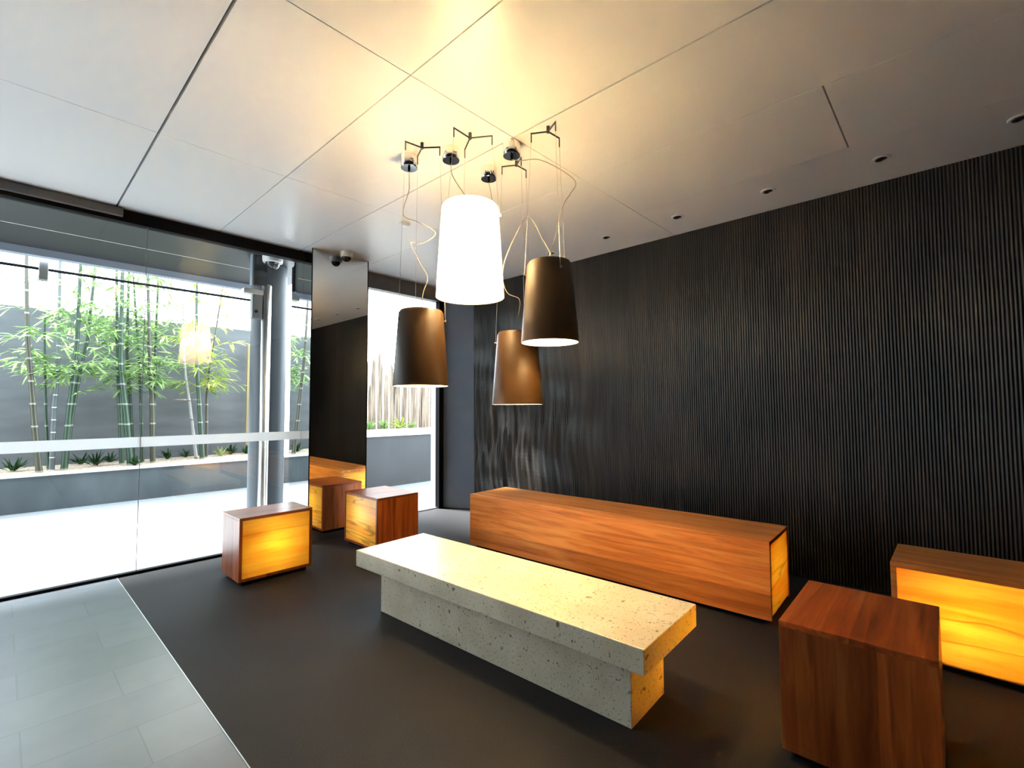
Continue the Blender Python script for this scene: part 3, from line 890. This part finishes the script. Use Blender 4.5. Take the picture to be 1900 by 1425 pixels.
def pendant(cx, cy, ztop, zbot, rt, rb, angles, arm, rose, cord, white, label):
    root = thing('pendant_lamp', (cx, cy, H), label, 'pendant lamp', 'cluster of four pendant lamps')
    hgt = ztop - zbot
    th = 0.004
    if white:
        sh = MB().lathe([(rb, 0), (rt + 0.003, hgt - 0.012), (rt - 0.006, hgt), (0.02, hgt)], cx, cy, zbot, 64).build('shade', M['shade_white'], root, True)
    else:
        prof = [(rb - th, 0), (rb, 0), (rt + 0.004, hgt - 0.014), (rt - 0.006, hgt), (0.02, hgt), (0.02, hgt - th), (rt - 0.012, hgt - th), (rt - th, hgt - 0.02)]
        sh = MB().lathe([(rb - 0.0015, 0.0005), (rb, 0), (rt + 0.003, hgt - 0.014), (rt - 0.006, hgt), (0.012, hgt)], cx, cy, zbot, 64).build('shade', M['shade_black'], root, True)
        MB().lathe([(rb - 0.002, 0.0), (rb - 0.005, 0.0), (rt - 0.004, hgt - 0.018), (rt - 0.014, hgt - 0.006), (0.012, hgt - 0.006)], cx, cy, zbot, 64).build('shade_lining', M['shade_inner'], root, True)
    # bulb and holder
    MB().lathe([(0, 0.0), (0.022, 0.002), (0.022, 0.085), (0.008, 0.095), (0, 0.095)], cx, cy, ztop - (0.10 if white else 0.09), 20).build('lamp_holder', M['cam_white'], root, True)
    # three-armed bracket under the ceiling with drop pins
    zb = H - 0.028
    b = MB()
    ends = []
    for a in angles:
        e = (cx + arm * math.cos(math.radians(a)), cy + arm * math.sin(math.radians(a)))
        ends.append(e)
        b.tube([(cx, cy, zb), (e[0], e[1], zb)], 0.0042, 8)
        b.tube([(e[0], e[1], zb + 0.004), (e[0], e[1], zb - 0.048)], 0.0032, 8)
    b.tube([(cx, cy, zb - 0.006), (cx, cy, H)], 0.009, 10)
    b.build('ceiling_bracket', M['dark_chrome'], root)
    zk = ztop - 0.058
    rk = rt + (rb - rt) * 0.058 / hgt
    for a, e in zip(angles, ends):
        ca, sa = math.cos(math.radians(a)), math.sin(math.radians(a))
        kx, ky = cx + ca * (rk + 0.012), cy + sa * (rk + 0.012)
        MB().tube([(e[0], e[1], zb - 0.04), (kx, ky, zk)], 0.0011, 5).build('suspension_wire', M['wire'], root)
        MB().tube([(cx + ca * (rk - 0.004), cy + sa * (rk - 0.004), zk), (cx + ca * (rk + 0.008), cy + sa * (rk + 0.008), zk), (cx + ca * (rk + 0.018), cy + sa * (rk + 0.018), zk)], [0.004, 0.004, 0.0075], 10).build('knob', M['chrome'], root)
    # ceiling rose and cord
    rx, ry = rose
    MB().lathe([(0.0, 0.0), (0.047, 0.0), (0.050, 0.004), (0.050, 0.072), (0, 0.072)], rx, ry, H - 0.072, 36).build('ceiling_rose', M['chrome'], root, True)
    MB().lathe([(0.0, 0.0), (0.006, 0.0), (0.008, 0.02), (0, 0.02)], rx, ry, H - 0.092, 12).build('cord_grip', M['black'], root, True)
    MB().tube(bez(cord), 0.0022, 6).build('cord', M['cord'], root, True)
    # the light
    if white:
        lamp('pendant_bulb', (cx, cy, zbot + hgt * 0.52), WHITE_LAMP_W, LAMP_WARM, 0.045, root)
    else:
        lamp('pendant_bulb', (cx, cy, zbot + hgt * 0.40), BLACK_LAMP_W, LAMP_WARM, 0.03, root)
    return root

pendant(1.671, 1.856, 2.272, 1.784, 0.147, 0.180, (184, 304, 62), 0.120, (1.700, 2.050),
        [(1.700, 2.050, 2.585), (1.702, 2.045, 2.53), (1.690, 1.98, 2.44), (1.672, 1.87, 2.31), (1.671, 1.856, 2.265)], True,
        'glowing white pendant lamp, largest and topmost of the cluster')
upper_right = pendant(1.912, 1.514, 1.950, 1.534, 0.113, 0.149, (121, 243, 357), 0.090, (1.900, 1.765),
        [(1.900, 1.765, 2.585), (1.910, 1.70, 2.56), (1.944, 1.60, 2.54), (2.020, 1.505, 2.475), (2.068, 1.452, 2.41), (2.045, 1.472, 2.345), (2.022, 1.500, 2.285), (2.00, 1.53, 2.15), (1.93, 1.52, 2.00), (1.912, 1.514, 1.945)], False,
        'black pendant lamp at the upper right of the cluster, in front of the ribbed wall')
pendant(2.052, 1.868, 1.641, 1.221, 0.114, 0.149, (121, 241, 0), 0.088, (2.000, 2.050),
        [(2.000, 2.050, 2.585), (1.99, 2.02, 2.50), (2.03, 1.80, 2.30), (2.048, 1.618, 2.025), (2.02, 1.652, 2.148), (1.988, 1.69, 2.241), (1.963, 1.72, 2.257), (1.922, 1.765, 2.151), (1.885, 1.805, 2.029), (1.88, 1.825, 1.930), (1.92, 1.82, 1.845), (1.985, 1.79, 1.815), (2.00, 1.81, 1.73), (2.03, 1.85, 1.66), (2.052, 1.868, 1.636)][0:1]
        + [(1.99, 2.02, 2.50), (1.93, 1.93, 2.30), (1.885, 1.85, 2.05), (1.885, 1.83, 1.930), (1.92, 1.82, 1.845), (1.985, 1.79, 1.815), (2.00, 1.81, 1.73), (2.03, 1.85, 1.66), (2.052, 1.868, 1.636)], False,
        'lowest black pendant lamp of the cluster, tinted golden by the white one')
pendant(1.551, 2.121, 1.731, 1.321, 0.118, 0.149, (172, 310, 68), 0.100, (1.585, 2.292),
        [(1.585, 2.292, 2.585), (1.578, 2.28, 2.50), (1.52, 2.20, 2.414), (1.477, 2.189, 2.267), (1.541, 2.144, 2.231), (1.619, 2.085, 2.176), (1.565, 2.13, 2.115), (1.511, 2.165, 2.107), (1.554, 2.134, 1.996), (1.585, 2.112, 1.922), (1.566, 2.125, 1.831), (1.551, 2.121, 1.726)], False,
        'black pendant lamp at the left of the cluster, in front of the entry glass')
# a second length of its cord looped up over the wires
MB().tube(bez([(1.918, 1.520, 1.953), (1.965, 1.555, 2.03), (2.02, 1.652, 2.148), (1.988, 1.69, 2.241), (1.963, 1.72, 2.257), (1.922, 1.765, 2.151), (1.888, 1.805, 2.029), (1.884, 1.828, 1.935)]), 0.0026, 6).build('looped_cord', M['cord'], upper_right, True)

# ------------------------------------------------------------------ ceiling fittings
def dome(cx, cy, zc, r, label, name='dome_camera'):
    root = thing(name, (cx, cy, zc), label, 'security camera', 'white dome cameras')
    MB().lathe([(0, 0), (r, 0), (r * 1.0, -r * 0.62), (r * 0.93, -r * 0.80), (r * 0.72, -r * 0.84), (0, -r * 0.84)], cx, cy, zc, 40).build('housing', M['cam_white'], root, True)
    pr = [(r * 0.72 * math.cos(a), -r * 0.80 - r * 0.72 * math.sin(a)) for a in [i * math.pi / 16 for i in range(8)]] + [(0, -r * 1.52)]
    MB().lathe(pr, cx, cy, zc, 32).build('smoked_bubble', M['cam_dome'], root, True)
dome(2.185, 4.165, H, 0.058, 'white dome camera on the ceiling in front of the mirrored column')
dome(1.85, 5.06, 2.77, 0.095, 'larger white dome camera outside under the canopy, beside the round column')

for i, (x, y, lab) in enumerate([(3.53, 2.771, 'recessed ceiling downlight furthest along the ribbed wall, close to the black lamp'),
                (3.53, 2.163, 'small recessed downlight, second furthest along the ribbed wall'),
                (3.53, 1.528, 'recessed downlight just beyond the short ceiling joint that meets the wall'),
                (3.53, 0.888, 'recessed downlight halfway between the two short ceiling joints'),
                (3.53, 0.273, 'large looking recessed downlight below the end of the dark ceiling slot'),
                (3.52, -0.292, 'recessed downlight cut by the right edge of the picture')]):
    root = thing('recessed_downlight', (x, y, H), lab, 'downlight', 'row of recessed downlights along the ribbed wall')
    MB().lathe([(0.030, 0), (0.046, 0), (0.046, -0.003), (0.043, -0.006), (0.030, -0.006)], x, y, H, 32, closed=True).build('trim_ring', M['cam_white'], root, True)
    MB().lathe([(0, -0.001), (0.030, -0.001), (0.030, -0.002), (0, -0.002)], x, y, H, 24).build('dark_opening', M['black'], root)
    MB().lathe([(0.012, -0.002), (0.022, -0.002), (0.022, -0.010), (0.012, -0.010)], x, y + 0.008, H, 20, closed=True).build('gimbal', M['dark_chrome'], root, True)
sd = thing('smoke_detector', (2.15, 3.163, H), 'small round white smoke detector on the ceiling left of the white lamp', 'smoke detector')
MB().lathe([(0, 0), (0.043, 0), (0.043, -0.012), (0.034, -0.02), (0, -0.022)], 2.15, 3.163, H, 32).build('body', M['cam_white'], sd, True)

# parts that look different from the rest of their thing
for o in C.objects:
    if o.name.startswith('glowing_panel'): o['label'] = 'glowing amber veined panel'
    elif o.name.startswith('shade_lining'): o['label'] = 'white lining lit from inside'
    elif o.name.startswith('ceiling_rose'): o['label'] = 'round chrome ceiling rose'
    elif o.name.startswith('smoked_bubble'): o['label'] = 'black dome'
